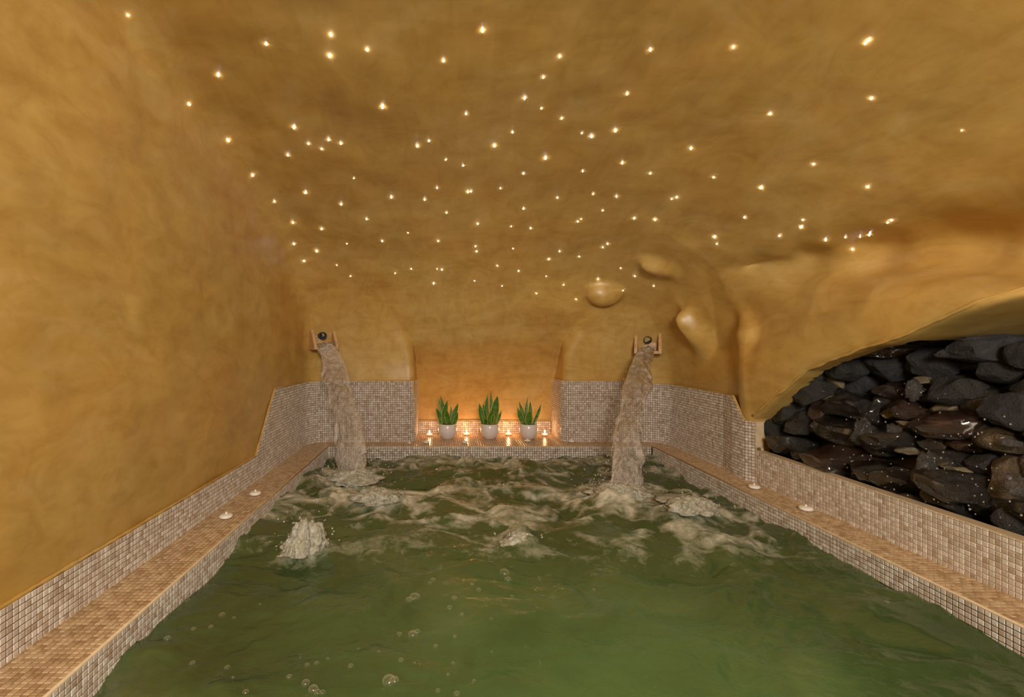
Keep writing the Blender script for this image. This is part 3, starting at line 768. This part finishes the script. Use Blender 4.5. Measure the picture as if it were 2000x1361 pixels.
# ------------------------------------------------------------------ rock bank
def rock_mat(name, stops, rough, nscale=9, coat=0.0):
    m = M(name); oi = m.add('ShaderNodeObjectInfo')
    tc = m.add('ShaderNodeTexCoord'); ad = m.add('ShaderNodeVectorMath'); ad.operation = 'ADD'
    m.link(tc.outputs['Object'], ad.inputs[0]); m.link(oi.outputs['Random'], ad.inputs[1])
    n = m.noise(nscale, 8, 0.68, ad.outputs[0], 0.5); r = m.ramp(n.outputs[0], stops); n2 = m.noise(120, 4, 0.6, ad.outputs[0])
    m.link(r.outputs[0], m.b.inputs['Base Color']); m.set(Roughness=rough, Coat_Weight=coat, Coat_Roughness=0.08)
    h = m.math('ADD', n.outputs[0], m.math('MULTIPLY', n2.outputs[0], 0.35)); m.bump(h, 0.9, 0.03)
    return m.m
RK = {'d': rock_mat('dry_basalt', [(0.3, srgb(34,33,35)), (0.55, srgb(58,56,57)), (0.75, srgb(82,78,76))], 0.85, 14),
      'k': rock_mat('wet_black_rock', [(0.3, srgb(16,13,8)), (0.55, srgb(34,27,18)), (0.78, srgb(66,56,40))], 0.22, 8, 1.0),
      'g': rock_mat('damp_charcoal_rock', [(0.3, srgb(28,26,24)), (0.55, srgb(48,45,41)), (0.8, srgb(72,66,58))], 0.6),
      'r': rock_mat('wet_red_rock', [(0.3, srgb(26,14,9)), (0.55, srgb(52,29,18)), (0.78, srgb(82,54,38))], 0.22, 8, 1.0),
      't': rock_mat('wet_tan_rock', [(0.3, srgb(44,36,26)), (0.55, srgb(82,68,50)), (0.78, srgb(130,112,88))], 0.25, 7, 0.4),
      'm': MT['mortar']}
def bank_d(px, py):
    r = ray(px, py); return 2.535 / (r.x - 0.5 * r.z)
def rock_mesh(rx, ry, rz, tilt, seed, block):
    r = random.Random(seed); V = ICO4[0] if max(rx, rz) > 0.10 else ICO3[0]; Fc = ICO4[1] if max(rx, rz) > 0.10 else ICO3[1]
    V = V.copy(); e = 0.55 if block else 0.8                                   # squarish or round
    V = np.sign(V) * np.abs(V)**e; V /= np.max(np.abs(V), axis=0)
    for k in range(16):                                                       # chipped faces
        n = np.array([r.gauss(0, 1), r.gauss(0, 0.8), r.gauss(0, 1)]); n /= np.linalg.norm(n)
        d = r.uniform(0.66, 0.92) * (1.12 if block else 1.0); s = V @ n - d
        V -= np.maximum(s, 0)[:, None] * n[None] * 1.0
    a = fbm(V[:,0]*1.6 + seed, V[:,1]*1.6, V[:,2]*1.6, 4, 0.5); V *= (1 + 0.09 * a)[:, None]
    V *= np.array([rx, ry, rz])
    c, s = math.cos(tilt), math.sin(tilt)
    return np.stack([V[:,0]*c - V[:,2]*s, V[:,1], V[:,0]*s + V[:,2]*c], 1), Fc
BANK = empty('rock_waterfall', (2.35, 2.3, -0.76))
tag(BANK, 'bank of dark wet rocks set in mortar under the plaster hood', 'rock wall')
rocks = [(1772,677,200,40,6,'r',1),(1850,664,150,30,3,'k',0),(1760,690,120,30,0,'k',0),(1748,715,94,50,0,'d',1),(1836,705,92,54,6,'d',1),(1948,679,156,54,-2,'d',1),(1960,724,68,50,-6,'g',1),(1599,731,50,38,5,'g',0),(1658,720,66,44,-4,'g',0),
 (1678,749,70,66,18,'d',0),(1602,760,92,46,22,'g',0),(1546,803,66,48,38,'g',0),(1514,843,58,52,8,'g',1),(1597,798,32,50,-14,'r',0),(1657,791,92,50,-6,'k',0),(1570,824,74,46,10,'k',0),
 (1662,846,120,50,-8,'k',0),(1558,872,100,36,-12,'k',0),(1652,893,130,46,8,'r',0),(1715,930,108,56,-10,'k',0),(1748,763,64,42,-6,'r',0),(1812,756,56,42,12,'k',0),(1886,762,116,62,-3,'g',0),
 (1905,781,48,58,14,'t',0),(1936,782,36,58,-10,'k',0),(1976,804,72,72,0,'d',1),(1780,803,72,42,-8,'r',0),(1876,827,150,46,12,'r',0),(1828,771,46,36,24,'k',0),(1766,857,108,44,4,'k',0),
 (1893,863,72,38,20,'r',0),(1857,897,92,42,-2,'k',0),(1921,908,50,46,6,'g',0),(1972,868,88,58,4,'t',0),(1982,941,72,92,-6,'t',0),(1893,952,150,56,-4,'k',0),(1772,945,110,60,-14,'k',0),
 (1988,1023,64,56,-14,'g',0),(1953,990,42,38,10,'k',0),(1922,990,54,28,-18,'k',0),(1702,806,64,52,-10,'k',0),(1726,790,40,46,30,'k',0),(1720,868,66,38,-6,'k',0),(1826,948,60,44,-10,'k',0),(1640,925,80,34,-18,'k',0),(1590,900,80,26,-22,'k',0),
 (1860,985,80,34,-22,'k',0),(1800,985,80,30,-18,'k',0),(1930,845,60,40,10,'k',0),(1838,868,60,36,-5,'k',0),(1700,705,40,30,0,'k',0),(1905,715,60,30,0,'k',0),(1530,812,30,30,30,'g',0),
 (2060,690,110,60,0,'d',1),(2050,760,90,70,5,'g',0),(2065,840,100,70,-5,'k',0),(2060,920,90,70,8,'r',0),(2060,1010,100,80,-8,'k',0),(2090,1090,100,70,-8,'k',0),(2140,780,90,120,0,'k',0),(2150,900,90,110,0,'k',0),(2190,680,120,80,0,'d',1),(2230,770,120,100,6,'g',0),(2250,880,130,110,-5,'k',0),(2240,1000,130,110,8,'k',0),(2200,1110,140,100,-10,'k',0),(2330,700,140,100,4,'d',1),(2370,830,150,140,-6,'k',0),(2380,980,150,130,5,'r',0),(2360,1130,170,140,-8,'k',0),(2500,740,170,140,0,'g',1),(2540,900,180,160,6,'k',0),(2550,1080,190,170,-6,'k',0),(2700,800,220,190,0,'g',0),(2740,1010,240,210,5,'k',0),
 (1745,805,44,20,40,'m',0),(1850,797,64,20,22,'m',0),(1930,828,46,26,18,'m',0),(1785,879,56,16,-2,'m',0),(1880,915,90,14,-6,'m',0),(1617,775,40,16,-35,'m',0),(1632,745,20,34,20,'m',0),(1800,833,70,14,-4,'m',0),(1940,735,46,26,-30,'m',0),(1850,740,90,16,6,'m',0),(1640,700,90,18,12,'m',0)]
for i, (px, py, wp, hp, an, kd, pr) in enumerate(rocks):
    d = bank_d(px, py) - (0.05 if pr else 0.0) + (0.012 if kd == 'm' else 0)
    if px < 1660: d = min(d, (2.17 + 0.10 * (px - 1500) / 160) / ray(px, py).x)
    c = at(px, py, d); k = d / F
    rx, rz = wp/2*k*1.14, hp/2*k*1.14; ry = min(0.16, 0.5*(rx + rz) * 1.0)
    V, Fc = rock_mesh(rx, ry, rz, math.radians(an), 31 + i, kd == 'd' or wp > 2.2*hp)
    nm = 'mortar_patch' if kd == 'm' else 'rock'
    o = mobj(nm, V, Fc, RK[kd], BANK, True, loc=c - BANK.location); o.data.set_sharp_from_angle(angle=math.radians(28))
# mortar bed behind the stones
gy = np.linspace(0.6, 3.6, 120); gz = np.linspace(-0.85, 0.30, 60); GY, GZ = np.meshgrid(gy, gz)
GX = 2.20 + (GZ + 0.75) * 0.5 + 0.06 + 0.03 * fbm(GY*5, GZ*5, 0.5, 4)
V = np.stack([GX.ravel(), GY.ravel(), GZ.ravel()], 1) - np.array(BANK.location)
a = (np.arange(59)[:,None]*120 + np.arange(119)[None]).ravel()
mobj('mortar_bed', V, np.stack([a, a+120, a+121, a+1], 1).tolist(), simple('dark_mortar', srgb(60,48,34), 0.4, 0.5, 10, 0.6, 0.5), BANK, True)
# water lying behind the low wall
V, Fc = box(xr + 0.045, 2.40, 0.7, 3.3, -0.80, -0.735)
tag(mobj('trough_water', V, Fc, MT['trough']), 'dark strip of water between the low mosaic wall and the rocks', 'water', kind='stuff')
# trickles running over the stones and the drops they throw
MT['trickle'] = clear_mat('glinting_trickle', 0.06, 1.0, 60, 0.02, 1.9, 0.12)
for i, (px, py, wp, hp) in enumerate(((1784,762,28,42),(1810,908,32,50),(1690,842,58,44),(1612,812,24,20),(1748,840,26,26),(1985,948,24,40),(1976,865,40,16))):
    d = bank_d(px, py) - 0.10; c = at(px, py, d); k = d / F
    V = ICO4[0].copy(); t = (V[:,2] + 1) / 2; V[:,0] *= (1.0 - 0.6 * t)
    V *= (1 + 0.30 * fbm(V[:,0]*3 + i*5, V[:,1]*3, V[:,2]*3, 4, 0.6))[:, None]
    V *= np.array([wp/2*k, 0.03, hp/2*k])
    mobj('water_trickle', V, ICO4[1], MT['trickle'], BANK, True, loc=c - BANK.location)
DV = []; DF = []
for k in range(190):
    r = random.Random(900 + k)
    px, py = random.Random(k*7).choice(((1690,840,60,40),(1790,770,50,60),(1815,915,80,70),(1720,930,120,50),(1640,890,110,40),(1930,1000,80,60),(1890,850,90,60)))[:2] if k % 2 else (r.uniform(1510, 1990), r.uniform(800, 1000))
    px += r.gauss(0, 30); py += r.gauss(0, 22)
    if py > 880 + (px - 1487) * 0.339 - 8 or px < 1500 or py < 730: continue
    c = at(px, py, bank_d(px, py) - r.uniform(0.10, 0.16)) - BANK.location; sz = r.uniform(0.0015, 0.0042); b = len(DV)
    for v in ICO1[0]: DV.append(c + Vector((v[0]*sz, v[1]*sz, v[2]*sz*1.4)))
    DF += [tuple(b + q for q in f) for f in ICO1[1]]
tag(mobj('droplets', DV, DF, MT['clear'], BANK, True), kind='stuff')

# ------------------------------------------------------------------ potted plants
def leaf_mat():
    m = M('variegated_leaf'); uv = m.add('ShaderNodeUVMap'); sp = m.add('ShaderNodeSeparateXYZ'); m.link(uv.outputs[0], sp.inputs[0])
    e = m.math('ABSOLUTE', m.math('SUBTRACT', sp.outputs[0], 0.5)); nz = m.noise(26, 4, 0.6, m.pos((1, 1, 3.0)))
    g = m.ramp(nz.outputs[0], [(0.35, srgb(52,84,24)), (0.55, srgb(84,124,40)), (0.7, srgb(112,150,58))])
    k = m.ramp(e, [(0.40, (0,0,0,1)), (0.44, (1,1,1,1))])
    c = m.mix(k.outputs[0], g.outputs[0], srgb(206,200,96)); m.link(c, m.b.inputs['Base Color']); m.set(Roughness=0.35); return m.m
MT['leaf'] = leaf_mat()
def leaf(parent, base, tip, width, yb_, yt, seed):
    r = random.Random(seed); n = 12; V = []; UVs = []
    b = Vector(base); t = Vector(tip); ax = t - b; L = ax.length; sd = Vector((ax.z, 0, -ax.x)).normalized(); bend = r.uniform(-0.06, 0.06) * L; tw = r.uniform(-0.35, 0.35)
    for i in range(n + 1):
        u = i / n; wdt = width * 0.5 * (0.62 + 0.38 * math.sin(min(u * 1.9, 1.0) * math.pi / 2)) * (1 - max(0, (u - 0.42) / 0.58)**2.0) + 0.0004
        c = b.lerp(t, u) + sd * bend * math.sin(u * math.pi); c.y += yb_ + (yt - yb_) * u
        s2 = (sd * math.cos(tw * u) + Vector((0, 1, 0)) * math.sin(tw * u)); nrm = Vector((0, -1, 0)) if abs(tw) < 2 else sd
        for q in (-1, -0.5, 0, 0.5, 1):
            V.append(c + s2 * (wdt * q) + Vector((0, 1, 0)) * (wdt * 0.35 * (1 - q*q) + 0.002)); UVs.append(((q + 1) / 2, u))
    m_ = len(V)
    V += [v + Vector((0, 0.003, 0)) for v in V]; UVs = UVs + UVs; Fc = []
    for i in range(n):
        for q in range(4):
            a = i*5 + q; Fc.append((a, a+1, a+6, a+5)); Fc.append((m_+a+5, m_+a+6, m_+a+1, m_+a))
        for q in (0, 4): a = i*5 + q; Fc.append((a, a+5, m_+a+5, m_+a))
    me = mesh_data('leaf', V, Fc, MT['leaf'], True); uvl = me.uv_layers.new(name='UVMap')
    for lp in me.loops: uvl.data[lp.index].uv = UVs[lp.vertex_index]
    return obj('leaf', me, parent)
DP = 4.50; KP = DP / F
plants = [
 (874, 'potted snake plant with broad upright leaves in a white pot, leftmost of three', [(866,860,827,773,9,.02),(867,874,827,781,12,-.02),(862,851,826,796,10,0),(878,871,827,797,11,-.03),(883,895,827,787,10,.0),(886,894,827,804,8,-.02),(879,881,826,794,6,.03),(870,856,826,779,6,.04)]),
 (956, 'potted snake plant with the tallest and densest leaves, in the middle white pot', [(944,936,827,787,11,0),(948,944,827,789,9,.01),(952,950,827,788,7,.03),(955,953,827,771,9,.02),(962,960,827,764,7,.03),(964,972,827,773,17,0),(968,979,827,801,6,.0),(957,961,827,798,15,-.03),(948,947,827,814,9,-.04),(962,968,827,803,10,-.03)]),
 (1032, 'potted snake plant with thin spread leaves in a white pot, rightmost of three', [(1024,1011,827,797,11,0),(1027,1015,827,785,8,.02),(1029,1033,827,776,6,.03),(1036,1037,827,784,9,.02),(1041,1057,827,789,7,0),(1033,1033,827,800,15,-.03)])]
for pi, (px, lb, lv) in enumerate(plants):
    X0 = (px - PX) * KP; root = empty('potted_plant', (X0, DP, ZL)); tag(root, lb, 'plant', 'potted plants in the niche')
    z1 = -(827 - PY) * KP - ZL
    prof = [(0.0005, 0.004), (0.050, 0.004), (0.056, 0.007), (0.076, 0.035), (0.087, 0.065), (0.090, 0.085), (0.088, 0.112), (0.081, z1 - 0.003), (0.079, z1), (0.076, z1 - 0.002), (0.078, z1 - 0.02)]
    V, Fc = lathe(prof, 40, False); pot = mobj('pot', V, Fc, MT['pot'], root, True)
    V, Fc = lathe([(0.0005, z1 - 0.006), (0.04, z1 - 0.005), (0.078, z1 - 0.012)], 24, False); mobj('soil', V, Fc, MT['soil'], pot)
    for li, (bx, tx, by, ty, wd, dy) in enumerate(lv):
        b = at(bx, by, DP) - root.location; t = at(tx, ty, DP) - root.location; b.y = 0; t.y = 0; b.z = z1 - 0.012
        leaf(root, b, t, wd * KP, dy * 0.7, dy * 1.6, pi * 40 + li)

# ------------------------------------------------------------------ candles
fm = M('candle_flame'); em = fm.add('ShaderNodeEmission'); em.inputs[0].default_value = (1.0, 0.72, 0.38, 1); em.inputs[1].default_value = 40
fm.link(em.outputs[0], fm.out.inputs['Surface']); MT['flame'] = fm.m
MT['wick'] = simple('dark_wick', srgb(40, 30, 24), 0.9)
wx = M('glowing_wax'); wx.set(Base_Color=srgb(246,236,218), Roughness=0.4, Subsurface_Weight=0.6, Subsurface_Scale=0.02); MT['wax_lit'] = wx.m
cprof = [(0.0005, 0.0), (0.020, 0.0), (0.029, 0.004), (0.034, 0.0085), (0.0335, 0.0105), (0.0315, 0.0118), (0.0332, 0.0135), (0.0322, 0.017), (0.026, 0.0205), (0.014, 0.0225), (0.0005, 0.023)]
def candle(px, py, label, lit, sc, power=0):
    p = at_z(px, py, ZL); root = empty('floating_candle', (p.x, p.y, ZL + 0.0042)); tag(root, label, 'candle', 'lit candles in the niche' if lit else 'unlit candles round the ledge')
    V, Fc = lathe([(a*sc, b*sc) for a, b in cprof], 28, False); wax = mobj('wax', V, Fc, MT['wax_lit' if lit else 'wax'], root, True)
    if lit:
        V, Fc = tube([(0, 0, 0.022*sc), (0.001, 0, 0.030*sc)], 0.0012, 6); mobj('wick', V, Fc, MT['wick'], wax)
        z0 = 0.026 * sc
        V, Fc = lathe([(0.0005, z0), (0.004, z0+0.005), (0.0068, z0+0.011), (0.0066, z0+0.017), (0.004, z0+0.026), (0.0005, z0+0.034)], 8, False)
        o = mobj('flame', V, Fc, MT['flame'], root, True)
        l = bpy.data.lights.new('candle_glow', 'POINT'); l.energy = power; l.color = (1.0, 0.45, 0.17); l.shadow_soft_size = 0.012
        lo = bpy.data.objects.new('candle_glow', l); COL.objects.link(lo); lo.parent = root; lo.location = (0, 0, 0.068)
    else:
        V, Fc = lathe([(0.004, 0.0215*sc), (0.0062, 0.025*sc), (0.0055, 0.031*sc), (0.0005, 0.034*sc)], 12, False); mobj('wick_nub', V, Fc, MT['wax'], root, True)
candle(839, 852, 'lit white candle left of the leftmost pot', True, 1.0, 0.5)
candle(911, 851, 'lit white candle between the left and middle pots', True, 1.0, 1.1)
candle(993, 851, 'lit white candle between the middle and right pots', True, 1.0, 1.1)
candle(1064, 852, 'lit white candle right of the rightmost pot', True, 1.0, 0.5)
candle(442, 1013, 'small white unlit candle nearest the viewer on the left ledge', False, 0.98)
candle(499, 968, 'small white unlit candle farther along the left ledge', False, 0.98)
candle(1473, 955, 'small white unlit candle on the right ledge below the plaster pier', False, 1.0)
candle(1574, 998, 'small white unlit candle on the right ledge, nearest the viewer', False, 1.0)
candle(833, 866, 'small white unlit candle at the niche edge before the leftmost lit candle', False, 0.85)
candle(908, 866, 'dim unlit candle at the niche edge between left and middle pots', False, 0.80)
candle(1030, 863, 'dim unlit candle just in front of the rightmost pot', False, 0.85)
candle(1116, 864, 'small white unlit candle at the foot of the right tiled pier', False, 0.85)
candle(800, 867, 'tiny white unlit candle at the foot of the left tiled pier', False, 0.5)

# ------------------------------------------------------------------ fibre optic stars
sm = M('star_tip'); e1 = sm.add('ShaderNodeEmission'); e1.inputs[0].default_value = (1.0, 0.94, 0.90, 1); e1.inputs[1].default_value = 60
sm.link(e1.outputs[0], sm.out.inputs['Surface']); MT['star'] = sm.m
Z8 = [(265,190,3),(548,150,3),(540,240,3),(706,215,3),(60,325,3),(1205,130,3),(1035,262,3),(1540,245,2),(1935,215,2),(1469,335,2),(1832,407,2),(1388,425,2),(1461,470,1.5),(1549,513,1.5),(773,462,3),(1133,493,2),(388,552,3),(102,608,2.4),(450,623,2),(537,605,2),(589,622,1.5),(508,645,2),(360,672,2),(921,632,2),(972,610,2),(1336,573,1.5),(1256,632,2),(1636,577,1.5),(1679,592,2.5),(1782,566,2.2),(1046,692,1.5),(1122,718,1.5),(1480,685,2.5),(1383,752,2),(1640,742,1.5),(1812,706,1.7),(1933,752,1.5),(208,760,2),(437,835,2),(303,873,2),(592,885,2),(810,855,1.7),(1008,815,1.5),(955,865,1.7),(1142,832,1.5),(1156,830,1.5),(1283,816,1.4),(1530,857,1.1),(1685,842,1.4),(1787,852,1.6),(1383,905,1.2),(1727,913,1.3),(1048,923,1.2),(1185,970,1.3),(1330,982,1),(1415,990,1.3),(1618,960,1.2),(1634,950,1.2),(1863,947,1.6),(1955,952,1.6),(383,965,2.2),(507,992,1.8),(701,950,1.2),(882,1010,1),(770,1045,1.5),(1013,1045,1.2),(617,1057,1),(388,1057,2),(485,1088,1.8),(430,1132,1.8),(1174,1068,1.2),(1180,1090,1.2),(1338,1078,1.2),(1540,1090,1.1),(1493,1124,1.3),(1625,1113,1.2),(1728,1072,1.2),(1748,1057,1.2),(573,1150,1),(632,1198,1),(827,1185,1),(896,1166,1.1),(1030,1170,1.2),(1008,1166,.6),(1270,1152,1.3),(1362,1175,1),(993,1230,1.1),(1805,1163,1.1),(1867,1198,1.1),(1708,1210,1),(1612,1298,1.2),(1440,1273,.8),(1558,1235,.8),(1290,1240,.7),(1815,1260,.9),(1948,1240,.8),(1482,1198,.6),(1171,1218,.6),(647,773,.6)]
stars = [(400 + x*0.45, y*0.45, s) for x, y, s in Z8] + [(1432,92,2.4),(1697,78,2.8),(1690,84,2),(1702,192,2.6),(1503,222,2),(1349,289,2),(1588,320,2),(1694,364,2),(1487,366,1.8),(1394,346,1.8),(1312,388,1.2),(1321,385,1.2),(1454,424,2),(1568,429,1.2),(1565,443,2),(1741,430,2.2),(1733,434,1.6),(1395,462,1.8),(1400,476,1.3),(1522,460,1.6),(1612,468,2),(1651,463,1.6),(1680,462,1.4),(1698,458,2),(1665,487,1.8),(1878,254,0.8),(250,30,1.2),(370,203,2.6),(1485,367,1.2)]
STAR_LABELS = {(250, 30): 'lone star light near the top left corner of the ceiling', (370, 203): 'star light farthest left in the scatter, below the lone corner star',
 (1878, 254): 'faint star light farthest right on the ceiling', (942, 58.5): 'bright star light highest above the middle pot', (1690, 84): 'lower star light of the touching pair at top right',
 (1697, 78): 'upper star light of the touching pair at top right', (1702, 192): 'star light alone below the touching pair at top right', (1741, 430): 'right star light of the close pair ending the row above the rocks',
 (1733, 434): 'left star light of the close pair ending the row above the rocks', (1168.6, 544.5): 'star light perched on top of the round plaster bulge', (1216.7, 567): 'star light at the right rim of the round plaster bulge',
 (1125.4, 584): 'star light just left of the round plaster bulge', (1665, 487): 'lowest star light of the row above the plaster hood', (1432, 92): 'bright star light near the top edge, above the plaster pier'}
sme = {}
for k in range(3):
    r0 = 1.0; ln = (1.6, 2.2, 2.8)[k]
    V, Fc = lathe([(0.6, -0.4), (0.62, 0.3), (0.95, 0.5), (1.0, ln), (0.7, ln + 0.5), (0.05, ln + 0.7)], 6, True)
    sme[k] = mesh_data('star_light', V, Fc, MT['star'], True)
for i, (px, py, s) in enumerate(stars):
    loc, nrm = hit(px, py)
    if loc is None: continue
    r = random.Random(i); o = obj('star_light', sme[i % 3])
    dirn = (nrm + Vector((r.uniform(-.5, .5), r.uniform(-.3, .3), -0.5 + r.uniform(-.3, .2)))).normalized()
    R = 0.00085 * s * loc.y / 2.4 + 0.00062; o.location = loc; o.scale = (R, R, R)
    o.rotation_mode = 'QUATERNION'; o.rotation_quaternion = dirn.to_track_quat('Z', 'Y')
    lab = 'tiny white fibre optic star light within the main ceiling scatter'
    for (sx, sy), t_ in STAR_LABELS.items():
        if abs(sx - px) < 3 and abs(sy - py) < 3: lab = t_
    tag(o, lab, 'ceiling light', 'fibre optic star lights scattered over the ceiling')
